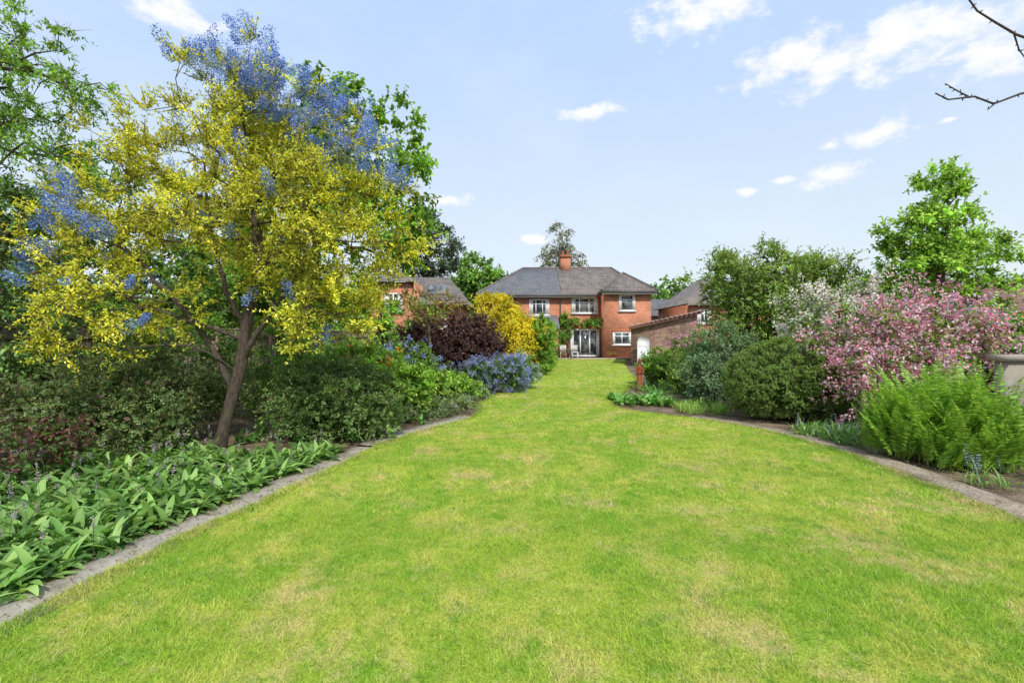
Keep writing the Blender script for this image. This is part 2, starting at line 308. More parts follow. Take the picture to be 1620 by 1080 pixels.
def plant(name,label,cat,base,lobes,n,trunk=None,r0=.03,rt=.005,tw=6,tl=.25,lv=8,L=.05,W=.025,pal=None,up=.3,hang=0.,shell=.3,flowers=(),mat=None,bark=None,crown='crown',fold=.25,nb=(.5,.7),rag=.25,vary=.22,group=None,minstart=.35,zmin=.03,twcol=(.1,.07,.045),core=0,kk=.3,limbs=()):
    base=np.array(base,float); e=top(name,label,cat,base,group)
    lobes=np.array(lobes,float); wt=(lobes[:,3]*lobes[:,4]*lobes[:,5])**(2/3.)
    if lobes.shape[1]>6: wt=wt*lobes[:,6]
    li=rng.choice(len(lobes),n,p=wt/wt.sum()); dr=rnd(n); rad=(rng.random(n)**shell)*(1+rng.normal(size=n)*rag*.5)
    c=lobes[li,:3]+dr*lobes[li,3:6]*rad[:,None]; c[:,2]=np.maximum(c[:,2],zmin)
    out=norm(dr/lobes[li,3:6])
    if trunk is None:
        cc=lobes[:,:3].mean(0); trunk=[base,base+(cc-base)*.45]
    A=skeleton(trunk,c,r0,rt,minstart,kk)
    for lp,ra,rb in limbs:
        lp=np.array(lp,float); t=np.linspace(0,1,len(lp)); tt=np.linspace(0,1,14); pp=np.stack([np.interp(tt,t,lp[:,i]) for i in range(3)],1)
        pp[1:-1]=(pp[:-2]+pp[1:-1]*2+pp[2:])/4+rng.normal(size=(12,3))*.015
        A.add(*tube(pp,np.linspace(ra,rb,14),7))
    A.make('trunk',bark or BARK,base,e,True)
    m=n*tw; ci=np.repeat(np.arange(n),tw); td=norm(rnd(m)+out[ci]*.75+np.array([0,0,up])); tlen=tl*rng.uniform(.5,1.35,m); P0=c[ci]+rnd(m)*tl*.12
    TA=Acc(); TA.add(*leafquads(P0,td,rnd(m),tlen,.012 if tl>.15 else .006,np.tile(twcol,(m,1)),0,0))
    tips=P0+td*tlen[:,None]*1.08
    fsel=[rng.random(m)<fl[1]*fl[0](tips) for fl in flowers]
    q=m*lv; ti=np.repeat(np.arange(m),lv); t=rng.uniform(.1,1.05,q)
    P=P0[ti]+td[ti]*(tlen[ti]*t)[:,None]; P[:,2]-=hang*t*t*tlen[ti]
    P+=rnd(q)*(tl*.05)
    D=norm(td[ti]*.6+rnd(q)*.9+np.array([0,0,.1-hang*.8])); Nn=norm(rnd(q)*nb[0]+out[ci[ti]]*.45+np.array([0,0,nb[1]]))
    C=pick(pal,q)*(1+rng.normal(size=n)*vary).clip(.55,1.6)[ci[ti]][:,None]
    k=P[:,2]>zmin
    if fsel: k&=~(fsel[0][ti]&(t>.55))
    P=P[k];D=D[k];Nn=Nn[k];C=C[k]
    sz=rng.uniform(.65,1.25,len(P)); V,F,CC=leafquads(P,D,Nn,L*sz,W*sz,C,fold)
    TA.add(V,F,CC)
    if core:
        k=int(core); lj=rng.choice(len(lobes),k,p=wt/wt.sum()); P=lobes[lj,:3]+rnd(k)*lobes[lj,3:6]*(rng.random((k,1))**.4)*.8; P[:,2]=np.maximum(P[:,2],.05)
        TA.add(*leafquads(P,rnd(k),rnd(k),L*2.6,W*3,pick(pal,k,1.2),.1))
    TA.make(crown,mat or LEAF,base,e)
    for fl,mk_ in zip(flowers,fsel):
        fn,prob,kf,size,sx,spp,fp=fl
        tp=tips[mk_]; dd=td[mk_]; f=len(tp)
        if not f: continue
        fi=np.repeat(np.arange(f),kf); off=rnd(f*kf)*(rng.random(f*kf)**.4)[:,None]*sx; al=rng.uniform(-1,1,f*kf)
        dd=norm(dd+np.array([0,0,.5-hang])); sc=rng.uniform(.6,1.3,f)[fi]
        Pp=tp[fi]+(off*(1-.5*np.abs(al))[:,None]+dd[fi]*(al*sx*spp)[:,None])*sc[:,None]; Pp[:,2]-=hang*tl*.5
        cf=pick(fp,f*kf,1.2)*(1+rng.normal(size=f)*.18).clip(.6,1.4)[fi][:,None]
        V,F,CC=leafquads(Pp,norm(off+rnd(len(Pp))*sx*.5),rnd(len(Pp)),size*rng.uniform(.7,1.3,len(Pp)),size*.8,np.minimum(cf,.9),.2)
        mk('flowers',V,F,PETAL,base,e,CC)
    return e
ONE=lambda P: np.ones(len(P))
GR=[(.09,.175,.028,3),(.135,.245,.038,3),(.06,.115,.02,2),(.18,.30,.05,1)]
DG=[(.065,.12,.03,3),(.09,.165,.04,3),(.048,.088,.022,2),(.125,.205,.045,1)]
LG=[(.165,.285,.04,3),(.22,.335,.055,2),(.11,.195,.025,2)]
YE=[(.42,.395,.035,4),(.37,.375,.035,3),(.22,.27,.03,2),(.47,.45,.10,1.5),(.12,.17,.025,1)]
BLU=[(.17,.27,.60,3),(.28,.39,.70,2.3),(.11,.18,.46,1.6)]
BL2=[(.28,.32,.66,3),(.40,.44,.76,2),(.17,.20,.50,1)]
ct=(-4.07,6.7,0)
def mblue(P):
    u=P[:,0];z=P[:,2]
    pk=vn(u+P[:,1],z,.42,6)
    a=((z>5.05-.52*(u+4.2))&(u>-5.0)&(u<-1.4))*1.*(pk>.2)
    b=((u<-4.7)&(z>2.9)&(z<4.1)&(pk>.48))*.8
    c=((u<-5.6)&(z>2.3)&(pk>.5))*.7
    return np.maximum(np.maximum(a,np.maximum(b,c)),(pk>.74)*.14)
plant('ceanothus_tree','golden-leaved flowering tree with blue flower clusters in the bed','tree',ct,
 [(-3.75,6.9,4.7,1.25,1.0,.85,1.4),(-4.7,6.8,3.7,1.4,1.1,1.0,1.1),(-2.3,6.7,3.2,1.05,1.0,1.1,1.2),(-3.5,6.5,3.2,1.5,1.2,1.0,1),(-5.85,6.6,2.7,.8,.8,.5,1.1),(-4.9,6.2,2.05,.8,.7,.4,.8),(-2.6,6.5,1.95,1.0,.8,.38,1.1),(-2.7,6.9,4.3,.9,.8,.55,1),(-6.0,6.8,3.2,.5,.6,.4,.9),(-5.0,5.9,1.5,.6,.5,.25,.5),(-2.9,6.1,1.5,.4,.4,.2,.35)],
 460,trunk=[(-4.07,6.7,0),(-4.03,6.7,.28),(-3.88,6.68,.62),(-3.86,6.7,.9),(-3.72,6.72,1.3),(-3.70,6.7,1.8),(-3.50,6.75,2.5),(-3.62,6.8,3.4)],r0=.08,tw=12,tl=.27,lv=18,L=.046,W=.021,pal=YE,up=.3,shell=.40,rag=.28,kk=.55,
 flowers=[(mblue,.30,190,.021,.095,1.4,BLU)],vary=.24,minstart=.25,
 limbs=[([(-3.86,6.7,.9),(-4.1,6.6,1.5),(-4.5,6.5,2.1),(-5.1,6.5,2.7),(-5.7,6.5,3.0)],.05,.012),([(-3.72,6.72,1.3),(-3.4,6.6,1.8),(-2.9,6.55,2.4),(-2.5,6.6,3.1)],.048,.012),([(-3.70,6.7,1.7),(-3.95,6.65,2.3),(-4.2,6.7,3.1),(-4.3,6.75,4.1)],.045,.012)])
plant('lime_tree','tall fresh green broadleaf tree behind the flowering tree','tree',(-5.6,12.5,0),
 [(-4.1,11.9,6.4,1.5,1.4,1.3),(-2.9,11.7,5.1,1.0,1.2,1.3),(-5.4,12,7.0,1.3,1.3,.9),(-3.4,11.6,4.2,1.5,1.2,1.0),(-5.6,12,5.2,1.6,1.5,1.5)],
 210,trunk=[(-5.6,12.5,0),(-5.4,12.3,1.5),(-5.0,12.1,3),(-4.7,12,5)],r0=.12,tw=9,tl=.42,lv=12,L=.12,W=.09,pal=GR+LG,shell=.35,rag=.45)
plant('rowan_tree','airy light green tree with drooping leafy branches over the bed','tree',(-9.6,8.2,0),
 [(-8.2,8.2,5.4,1.1,1.2,1.0),(-7.4,8.0,5.9,.8,.9,.45),(-8.6,8.2,6.6,.9,1.2,.5),(-7.4,8.1,4.8,.9,.9,.4),(-9.2,8.4,4.6,1.2,1.2,1.2)],
 90,trunk=[(-9.6,8.2,0),(-9.5,8.2,2),(-9.2,8.2,4),(-9,8.2,5.5)],r0=.09,tw=8,tl=.42,lv=20,L=.07,W=.03,pal=LG+[(.09,.19,.02,3)],shell=.4,hang=.5,rag=.4)
plant('laurel_shrub','tall dark evergreen shrub with red blooms at the boundary','shrub',(-7.9,7.2,0),
 [(-7.6,7.2,1.6,.9,.9,1.2),(-8.3,7.6,2.8,.9,1,1.0),(-7.9,7.4,3.6,.7,.8,.6),(-8.9,7.6,2,.8,1,1.5)],150,r0=.06,tw=8,tl=.3,lv=12,L=.085,W=.035,pal=DG,flowers=[(lambda P:(P[:,2]<2.6)*1.,.05,14,.03,.035,1,[(.35,.02,.03,1)])],mat=GLOSSLEAF)
plant('holly_tree','dense green tree beyond the fence','tree',(-10,12.5,0),
 [(-9.6,12.5,3.4,1.8,1.4,1.7),(-7.9,13,2.9,1.5,1.2,1.3),(-11.4,12.5,3.8,1.8,1.6,2.0),(-10,13,5.4,1.3,1.3,1.0)],200,trunk=[(-10,12.5,0),(-10,12.5,2),(-9.9,12.6,3.5)],r0=.14,tw=8,tl=.4,lv=10,L=.12,W=.07,pal=DG+GR)
plant('hawthorn_tree','mid green bushy tree beyond the wooden fence','tree',(-6.8,14,0),
 [(-6.8,14,3.0,1.5,1.2,1.3),(-5.3,14.2,3.0,1.0,1.1,.7),(-8,14,2.4,1.2,1.2,1.2)],130,trunk=[(-6.8,14,0),(-6.7,14,1.5),(-6.6,14,2.8)],r0=.08,tw=8,tl=.4,lv=10,L=.11,W=.07,pal=GR+LG)
plant('hazel_shrub','tall green hazel shrub screening the neighbouring house','shrub',(-5.6,20,0),
 [(-5.9,20,2.1,1.1,.9,1.4),(-4.7,20.3,1.9,.9,.9,1.2),(-6.9,19.6,2.0,1.0,.9,1.4),(-3.7,21,1.9,.8,.8,1.1)],140,r0=.06,tw=8,tl=.4,lv=9,L=.13,W=.09,pal=GR+LG)
plant('cotoneaster_shrub','spreading dark green arching shrub beneath the flowering tree','shrub',(-5.4,6.9,0),
 [(-5.4,6.8,.6,1.0,.8,.62),(-6.3,6.6,.6,.9,.8,.65),(-4.8,6.5,.35,.6,.6,.45),(-5.6,7.4,1.0,1.0,.7,.6),(-4.7,7.7,.8,.6,.6,.5),(-7.3,7.0,.9,.8,.7,.8)],330,r0=.03,tw=8,tl=.24,lv=13,L=.036,W=.02,pal=[(.085,.14,.042,3),(.125,.19,.058,3),(.18,.22,.085,1.5),(.13,.08,.05,.6)],hang=.3,up=.5,core=5000)
plant('fuchsia_shrub','rounded fine-leaved green shrub beside the tree trunk','shrub',(-2.75,7.6,0),
 [(-2.9,7.5,.5,.8,.7,.56),(-2.2,7.6,.42,.65,.6,.42),(-3.3,7.9,.75,.45,.6,.45),(-2.6,8.0,.85,.6,.5,.42)],260,r0=.025,tw=8,tl=.22,lv=16,L=.036,W=.021,pal=[(.09,.15,.042,3),(.125,.205,.057,3),(.19,.28,.08,1)],hang=.25,up=.5,core=4000)
plant('poppy_plant','leafy green perennial with orange flowers','plant',(-2.75,9.4,0),
 [(-2.9,9.4,.75,.8,.6,.6),(-2.1,9.3,.55,.55,.5,.5)],130,r0=.02,tw=7,tl=.22,lv=12,L=.08,W=.04,pal=LG,flowers=[(lambda P:(P[:,2]>1.1)*1.,.07,10,.05,.03,1,[(.75,.18,.02,1)])],core=1500)
plant('bluebell_shrub','green shrub dotted with violet-blue flowers','shrub',(-2.2,11.3,0),
 [(-2.4,11.3,.75,.7,.6,.7)],100,r0=.02,tw=7,tl=.2,lv=12,L=.06,W=.03,pal=GR,flowers=[(ONE,.18,26,.03,.055,1,BL2)])
plant('hydrangea_shrub','bright green leafy shrub at the lawn edge','shrub',(-1.65,10.6,0),
 [(-1.85,10.6,.42,.6,.5,.42),(-1.25,10.9,.34,.4,.4,.34)],120,r0=.02,tw=7,tl=.17,lv=10,L=.08,W=.045,pal=LG,core=800)
plant('lavender_plant','low grey-green edging plant with pale flowers','plant',(-1.35,9.6,0),
 [(-1.7,9.4,.14,.45,.35,.16),(-1.15,9.9,.16,.4,.4,.18),(-2.05,8.9,.12,.35,.3,.14)],120,r0=.01,tw=7,tl=.13,lv=10,L=.035,W=.012,pal=[(.16,.22,.10,3),(.24,.28,.15,2),(.1,.16,.06,2)],up=1,flowers=[(ONE,.10,8,.02,.02,1,[(.45,.42,.55,1)])])
plant('lavender_plant','low grey-green edging plant spilling over the path','plant',(-1.1,11.6,0),
 [(-1.05,11.6,.16,.35,.5,.18),(-1.0,12.3,.2,.4,.4,.22)],70,r0=.01,tw=7,tl=.15,lv=10,L=.05,W=.014,pal=[(.12,.2,.07,3),(.2,.27,.1,2)],up=1)
PU=[(.07,.036,.037,3),(.11,.055,.05,3),(.042,.024,.025,2),(.15,.09,.065,1)]
plant('smoke_bush','dense dark purple-leaved smoke bush','shrub',(-1.7,14.4,0),
 [(-1.9,14.4,1.5,1.1,.9,.85),(-.85,14.3,1.25,.8,.8,.7),(-2.6,14.2,1.35,.8,.8,.8),(-1.3,14.4,1.8,.8,.7,.5),(-1.4,14.2,1.0,1.1,.8,.6)],280,r0=.05,tw=8,tl=.28,lv=12,L=.055,W=.038,pal=PU,rag=.2,core=2500)
plant('ceanothus_shrub','low mounded shrub covered in violet-blue flowers','shrub',(-.55,13.4,0),
 [(-.95,13.3,.5,.6,.55,.48),(-.05,13.5,.58,.58,.55,.52),(-.5,13.3,.72,.65,.5,.36)],230,r0=.02,tw=7,tl=.12,lv=9,L=.035,W=.02,pal=GR+DG,flowers=[(ONE,.45,24,.026,.05,1.1,BL2)],rag=.08,core=2500)
plant('viburnum_shrub','light green mounded shrub with pale blue flower heads','shrub',(.35,14.6,0),
 [(.35,14.6,.55,.5,.5,.5)],90,r0=.02,tw=7,tl=.13,lv=10,L=.04,W=.025,pal=GR,flowers=[(ONE,.25,20,.026,.05,1,[(.45,.48,.70,2),(.6,.6,.7,1)])],rag=.1,core=800)
plant('acer_tree','small slender tree with sparse reddish-green leaves','tree',(-2.05,12.2,0),
 [(-2.1,12.2,2.3,.5,.5,.35),(-2.5,12.2,2.55,.35,.4,.3),(-1.65,12.2,2.55,.35,.4,.25)],34,trunk=[(-2.05,12.2,0),(-2.0,12.2,.8),(-2.1,12.2,1.6),(-2.1,12.2,2.0)],r0=.035,tw=6,tl=.24,lv=8,L=.06,W=.035,pal=[(.2,.1,.05,2),(.14,.16,.03,2),(.3,.22,.05,1)],rag=.5)
plant('berry_bush','green bush behind the purple shrub','shrub',(-4.3,13.2,0),
 [(-4.3,13.2,.75,.9,.8,.7),(-5.1,12.0,.7,.9,.8,.65),(-3.1,12.4,.5,.6,.6,.5)],140,r0=.03,tw=7,tl=.26,lv=10,L=.08,W=.045,pal=GR+LG)
plant('rhododendron_shrub','leafy green shrub filling the bed by the fence','shrub',(-5.0,9.6,0),
 [(-4.8,9.6,.9,.95,.8,.85),(-6.1,9.2,1.1,.9,.8,1.0),(-3.8,9.8,.75,.65,.6,.6),(-7.3,8.8,1.2,.9,.8,1.1)],240,r0=.03,tw=8,tl=.26,lv=11,L=.08,W=.037,pal=GR+LG,mat=GLOSSLEAF)
plant('golden_conifer','bright golden yellow feathery conifer','tree',(-.2,19.8,0),
 [(-.5,19.8,2.3,.85,.9,1.0),(.4,19.9,1.5,.7,.8,1.1),(-.7,19.8,1.4,.8,.8,1.0),(-.9,19.8,3.15,.5,.5,.35),(.1,19.7,2.1,.7,.6,.8),(-.3,19.7,2.9,.35,.4,.35),(.7,19.7,2.0,.35,.4,.4)],280,r0=.08,tw=8,tl=.42,lv=16,L=.085,W=.035,pal=[(.49,.40,.02,4),(.50,.43,.035,3),(.36,.31,.02,2)],up=.1,hang=.6,core=2500,rag=.35)
plant('beech_hedge','clipped green hedge beside the lawn','hedge',(1.1,20,0),
 [(1.15,x,z,.42,.6,.6) if x<20.5 else (1.15+(x-20)*.14,x,z,.45,.6,.6) for x in (19.6,20.6,21.6,22.6,23.6,24.6,25.6) for z in (.6,1.35,1.85)],430,r0=.03,tw=7,tl=.16,lv=11,L=.075,W=.05,pal=LG+GR,rag=.08,shell=.22,core=2500)
# right bed
plant('box_bush','rounded clipped green box bush','shrub',(4.75,15.6,0),
 [(4.75,15.6,.62,.68,.6,.58)],180,r0=.03,tw=8,tl=.12,lv=12,L=.035,W=.024,pal=LG+GR,rag=.06,shell=.2,core=1500)
plant('euonymus_shrub','variegated light green shrub','shrub',(4.85,13.6,0),
 [(4.8,13.6,.5,.5,.5,.5),(5.3,13.9,.8,.5,.5,.5)],110,r0=.02,tw=8,tl=.17,lv=12,L=.05,W=.03,pal=LG+[(.35,.4,.15,2)],core=800)
plant('weigela_shrub','small shrub dotted with pink flowers by the brick outbuilding','shrub',(6.6,18.5,0),
 [(6.5,18.5,1.0,.55,.5,.7),(7.2,18.8,1.2,.5,.5,.7)],90,r0=.03,tw=7,tl=.24,lv=9,L=.07,W=.04,pal=GR,flowers=[(ONE,.35,14,.045,.07,1.2,[(.70,.22,.34,2),(.72,.4,.5,1)])])
plant('elder_shrub','soft grey-green upright leafy shrub','shrub',(4.75,11.4,0),
 [(4.75,11.4,.95,.55,.6,.8),(5.3,11.5,1.15,.45,.5,.6),(4.4,11.2,.5,.45,.45,.45)],170,r0=.03,tw=8,tl=.26,lv=13,L=.06,W=.022,pal=[(.13,.20,.11,3),(.17,.26,.14,3),(.09,.14,.06,2)],up=.8,core=1000)
plant('lilac_shrub','large rounded green shrub with multiple leafy stems','shrub',(6.5,12.4,0),
 [(5.7,12.3,2.7,1.0,1.0,1.1),(6.9,12.5,2.9,1.3,1.1,1.0),(8.0,12.7,3.1,.8,.9,.8),(7.6,12.5,2.2,1.1,1.0,.9),(6.2,12.3,1.6,1.1,.9,.8),(5.35,12.2,3.5,.4,.4,.35),(6.7,12.3,3.7,.35,.4,.3)],380,trunk=[(6.5,12.4,0),(6.6,12.4,.8),(6.7,12.5,1.6)],r0=.08,tw=9,tl=.32,lv=13,L=.06,W=.033,pal=[(.12,.2,.04,3),(.17,.26,.05,3),(.25,.30,.08,2),(.08,.14,.025,2)],shell=.34,rag=.35,core=2500)
plant('hebe_shrub','dense dome-shaped olive green shrub','shrub',(5.4,9.35,0),
 [(5.38,9.35,.72,1.22,.85,.82)],1150,r0=.04,tw=8,tl=.08,lv=13,L=.026,W=.012,pal=[(.12,.19,.045,3),(.16,.24,.055,3),(.095,.145,.035,2),(.21,.28,.08,1)],rag=.02,shell=.04,up=.4,core=14000,vary=.09,zmin=.10)
PK=[(.73,.29,.36,3),(.73,.42,.47,3),(.68,.19,.28,1.2),(.73,.58,.60,2)]
plant('beauty_bush','arching shrub smothered in pink flowers','shrub',(6.8,8.5,0),
 [(6.7,8.4,1.35,.85,.7,.55),(6.15,8.1,1.05,.4,.5,.4),(7.5,8.5,1.5,.75,.6,.5),(6.0,7.8,.75,.25,.3,.25),(6.25,8.4,1.6,.5,.5,.35),(8.1,8.5,1.4,.5,.5,.35),(7.0,8.4,1.9,.5,.4,.25)],190,r0=.03,tw=7,tl=.38,lv=12,L=.055,W=.03,pal=LG+GR,hang=.6,flowers=[(ONE,.40,30,.052,.115,1.7,PK)],rag=.5)
plant('beauty_bush','arching shrub with cream and blush white blossom','shrub',(6.9,10.0,0),
 [(6.3,9.9,1.95,.8,.6,.45),(7.2,10,2.3,.8,.6,.35),(7.0,9.9,1.4,.9,.6,.8)],160,r0=.03,tw=8,tl=.3,lv=10,L=.05,W=.028,pal=GR+LG,hang=.3,flowers=[(lambda P:(P[:,2]>1.4)*1.,.40,22,.050,.10,1.4,[(.72,.67,.54,3),(.73,.52,.50,1.5),(.62,.62,.42,1)])],rag=.45)
plant('magnolia_tree','slender upright fresh green tree beyond the bed','tree',(9.55,11,0),
 [(9.3,11,3.0,.9,.9,.5),(9.2,11,3.9,.65,.8,.6),(9.9,11,4.6,.75,.8,.7),(10.6,11,3.2,.8,.8,.55),(10.1,11,3.7,.9,.8,.5),(9.7,11,5.1,.5,.5,.4),(9.0,11,3.3,.5,.5,.4),(10.9,11,2.6,.6,.5,.4),(9.0,11,2.4,.5,.5,.3)],190,trunk=[(9.55,11,0),(9.5,11,1),(9.7,11,2.2),(9.8,11,3.4),(9.95,11,4.4)],r0=.075,tw=8,tl=.28,lv=12,L=.10,W=.055,pal=[(.19,.31,.05,3),(.25,.37,.07,2),(.12,.22,.03,2)],shell=.42,rag=.25,up=.6,minstart=.3,limbs=[([(9.5,11,.9),(9.2,11,1.7),(8.9,11,2.6)],.045,.015),([(9.55,11,1.2),(10.1,11,2),(10.6,11,2.9)],.045,.015)])
plant('photinia_shrub','leafy green shrub growing against the boundary fence','shrub',(9.6,9.5,0),
 [(9.6,9.6,1.2,.9,.7,.9),(10.6,10,1.0,.8,.7,.8),(8.6,9.7,1.1,.6,.6,.8)],140,r0=.04,tw=8,tl=.24,lv=11,L=.07,W=.035,pal=GR+LG,core=1500)
# background trees
plant('pine_tree','tall dark pine tree behind the houses','tree',(-8.2,46,0),
 [(-8,46,12,2,2,.9),(-6.6,46,10.4,1.5,2,.8),(-9.2,46,10.2,1.8,2,.8),(-6.5,46,8.6,1.6,2,.7),(-8.5,46,8,2,2,.8)],120,trunk=[(-8.2,46,0),(-8.2,46,6),(-8,46,11.5)],r0=.28,tw=8,tl=.8,lv=10,L=.3,W=.12,pal=[(.05,.07,.045,2),(.065,.095,.055,2)],rt=.04)
plant('oak_tree','rounded green tree rising behind the hedges','tree',(-3.0,44,0),
 [(-3,44,6.8,2.0,2,1.9),(-1.6,44,5.6,1.5,1.5,1.4),(-4.2,44,5.3,1.5,1.5,1.4)],120,trunk=[(-3,44,0),(-3,44,3),(-3,44,5.5)],r0=.25,tw=8,tl=.7,lv=10,L=.28,W=.2,pal=GR,rt=.03)
plant('birch_tree','tall airy birch tree rising behind the roof','tree',(5.0,50,0),
 [(5,50,11.0,1.3,1.4,1.8),(4.2,50,8.5,1.8,1.5,2.0),(6.0,50,8.4,1.6,1.5,2.0)],110,trunk=[(5.2,50,0),(5.1,50,6),(5.2,50,12.4)],r0=.18,tw=7,tl=.9,lv=10,L=.20,W=.13,pal=[(.12,.135,.085,2),(.16,.165,.11,2)],hang=.8,bark=BIRCH,rt=.035,rag=.5)
for (x,y,h,r) in ((-13,24,6.5,2.6),(-17,30,8,3.2),(-5.8,38,5.2,2.2),(27,44,7,3.0),(33,40,8,3.5),(-24,22,9,3.5),(38,52,9,4)):
    plant('garden_tree','leafy green garden tree beyond the boundary','tree',(x,y,0),[(x,y,h*.68,r,r,h*.3),(x-r*.5,y,h*.5,r*.7,r*.7,h*.2),(x+r*.55,y,h*.52,r*.7,r*.7,h*.22)],90,trunk=[(x,y,0),(x,y,h*.3),(x+.1,y,h*.6)],r0=.2,rt=.03,tw=7,tl=.7,lv=9,L=.28,W=.2,pal=GR+DG,group='garden trees beyond the boundary')
n=70; xs=np.linspace(-75,95,n)+rng.normal(0,.8,n); yy=78+rng.normal(0,5,n); hh=rng.uniform(8,12,n)
q=620
ci=np.repeat(np.arange(n),q); d=rnd(n*q); d[:,2]=np.abs(d[:,2]); P=np.stack([xs[ci],yy[ci],hh[ci]*.25],1)+d*np.stack([np.full(n*q,2.8),np.full(n*q,2.6),hh[ci]*.75],1)*(rng.random(n*q)**.25)[:,None]*(.8+.35*vn(ci*7.+d[:,0]*2.,d[:,2]*3,.6))[:,None]
dc=pick(GR+DG,n*q)*(1+rng.normal(size=n)*.2)[ci][:,None]
V,F,C=leafquads(P,rnd(n*q),rnd(n*q)+d*.6,rng.uniform(.4,.9,n*q),.55,dc)
o=mk('distant_woodland',V,F,LEAF,col=C); o['kind']='stuff'; o['category']='woodland'; o['label']='distant mass of green woodland on the horizon'
# ---------------------------------------------------------------- ground-level plants
def fern(x,y,sc,k):
    e=top('fern','tall bright green shuttlecock fern','fern',(x,y,0),'ferns beside the stone path')
    b=np.tile([x,y,.02],(k,1))+rng.normal(size=(k,3))*[.10,.10,0]; az=rng.uniform(0,6.28,k); hf=rng.uniform(.42,1.05,k)
    V,F,C,ce,ta=strips(b,az,np.radians(rng.uniform(68,90,k)),np.radians(rng.uniform(5,48,k)),sc*hf,.008,pick([(.2,.25,.05,1)],k),seg=34,prof=lambda s:1-.7*s)
    A=Acc(); A.add(V,F,C)
    h=np.stack([-np.sin(az),np.cos(az),0*az],1)
    for j in range(4,35):
        s=j/34; l=.10*sc*(math.sin(math.pi*min(1,s**.8*.93+.07))**.75)+.006
        for sg in (-1,1):
            pp=ce[:,j]; D=h*sg+ta[:,j]*.4+rng.normal(size=(k,3))*.12; nn=np.cross(ta[:,j],h)
            A.add(*leafquads(pp,D,nn+rng.normal(size=(k,3))*.3,l*rng.uniform(.8,1.1,k),.024*sc,pick([(.135,.25,.03,3),(.19,.31,.045,2),(.10,.19,.02,2)],k),.1,.15))
    A.make('fronds',LEAF,(x,y,0),e)
for x,y,s,k in ((5.1,6.25,1.0,44),(5.25,6.0,1.1,46),(5.55,6.25,1.36,52),(5.3,6.5,1.25,48),(5.8,6.0,1.32,48),(5.5,5.8,1.0,46),(5.1,6.6,.95,34),(5.95,6.35,1.3,44),(5.75,6.6,1.36,40),(5.3,5.75,.75,34),(5.85,5.75,1.05,40)): fern(x,y,s,k)
def rosettes(name,label,cat,pts,k,L,W,pal,el=(30,75),curl=(40,110),kind=None,seg=5,mat=None,part='leaves',group=None):
    pts=np.array(pts,float); m=len(pts)*k; b=np.repeat(np.concatenate([pts,np.full((len(pts),1),.01)],1),k,axis=0)+rng.normal(size=(m,3))*[.04,.04,0]
    V,F,C,ce,ta=strips(b,rng.uniform(0,6.28,m),np.radians(rng.uniform(*el,m)),np.radians(rng.uniform(*curl,m)),rng.uniform(.6,1.2,m)*L,rng.uniform(.7,1.2,m)*W,pick(pal,m),seg=seg)
    V[:,2]=np.maximum(V[:,2],.015)
    if kind:
        o=mk(name,V,F,mat or LEAF,col=C,smooth=True); o['kind']=kind; o['label']=label; o['category']=cat; return o
    O=(*pts[0],0); e=top(name,label,cat,O,group); mk(part,V,F,mat or LEAF,O,e,C,True); return e
pts=[]
while len(pts)<420:
    y=rng.uniform(2.3,6.6); x=flx(y)-.42-rng.uniform(0,1)**1.2*3.4
    if x>-y*1.15-.6 : pts.append((x,y))
rosettes('ground_cover','broad-leaved green ground cover spilling to the path','ground cover',pts,15,.25,.062,[(.09,.17,.04,3),(.135,.235,.055,3),(.20,.31,.09,1.5),(.05,.10,.025,2)],(10,85),(30,140),'stuff',6)
pts2=np.array(pts)[rng.choice(420,110)]
A=Acc()
for (x,y) in pts2:
    x+=rng.normal()*.1; y+=rng.normal()*.1; h=rng.uniform(.25,.40); tp=(x+rng.normal()*.04,y+rng.normal()*.04,h)
    V,F=tube([(x,y,0),(x,y,h*.6),tp],[.003,.0025,.002],4); A.add(V,F,np.array([.1,.18,.05]))
    P=np.array(tp)+rng.normal(size=(22,3))*[.008,.008,.022]; A.add(*leafquads(P,rnd(22),rnd(22),.014,.010,pick([(.5,.36,.45,2),(.62,.54,.56,1),(.35,.25,.35,1)],22,1)))
o=A.make('ground_cover_flowers',PETAL); o['kind']='stuff'; o['label']='small pale pink flower spikes above the ground cover'; o['category']='flowers'
plant('heuchera_plant','low plant with dark red purple leaves','plant',(-5.4,5.2,0),[(-5.4,5.2,.35,.5,.4,.25),(-4.9,5.3,.45,.3,.3,.2)],42,r0=.01,tw=6,tl=.15,lv=6,L=.06,W=.04,pal=[(.10,.045,.045,2),(.15,.08,.06,1),(.07,.12,.035,2)],up=.8)
rosettes('bergenia_plant','broad round-leaved green plants at the bed tip','plant',[(x,y) for x,y in zip(rng.uniform(2.45,3.7,34),rng.uniform(11.0,12.3,34))],9,.26,.13,[(.07,.17,.03,3),(.12,.25,.05,2),(.2,.33,.1,1)],(40,80),(30,80),mat=GLOSSLEAF)
rosettes('grass_tuft','tufts of fine pale green grass','plant',[(x,y) for x,y in zip(rng.uniform(3.6,4.6,40),rng.uniform(9.9,11,40))],24,.24,.012,[(.16,.26,.05,2),(.25,.32,.09,1)],(50,88),(20,90))
pp=[(5.0+rng.uniform(-.35,1.5),7.4+rng.uniform(-.35,.9)) for _ in range(80)]
rosettes('ground_cover','mixed low green foliage beneath the shrubs','ground cover',pp,13,.24,.022,[(.08,.17,.04,3),(.14,.24,.07,2),(.22,.28,.12,1)],(40,88),(30,110),'stuff')
pp=[(5.7+rng.uniform(0,2.6),5.1+rng.uniform(0,3.0)) for _ in range(60)]
rosettes('ground_cover','leafy undergrowth around the ferns','ground cover',pp,12,.24,.03,[(.06,.14,.03,3),(.10,.2,.04,2)],(30,85),(30,110),'stuff')
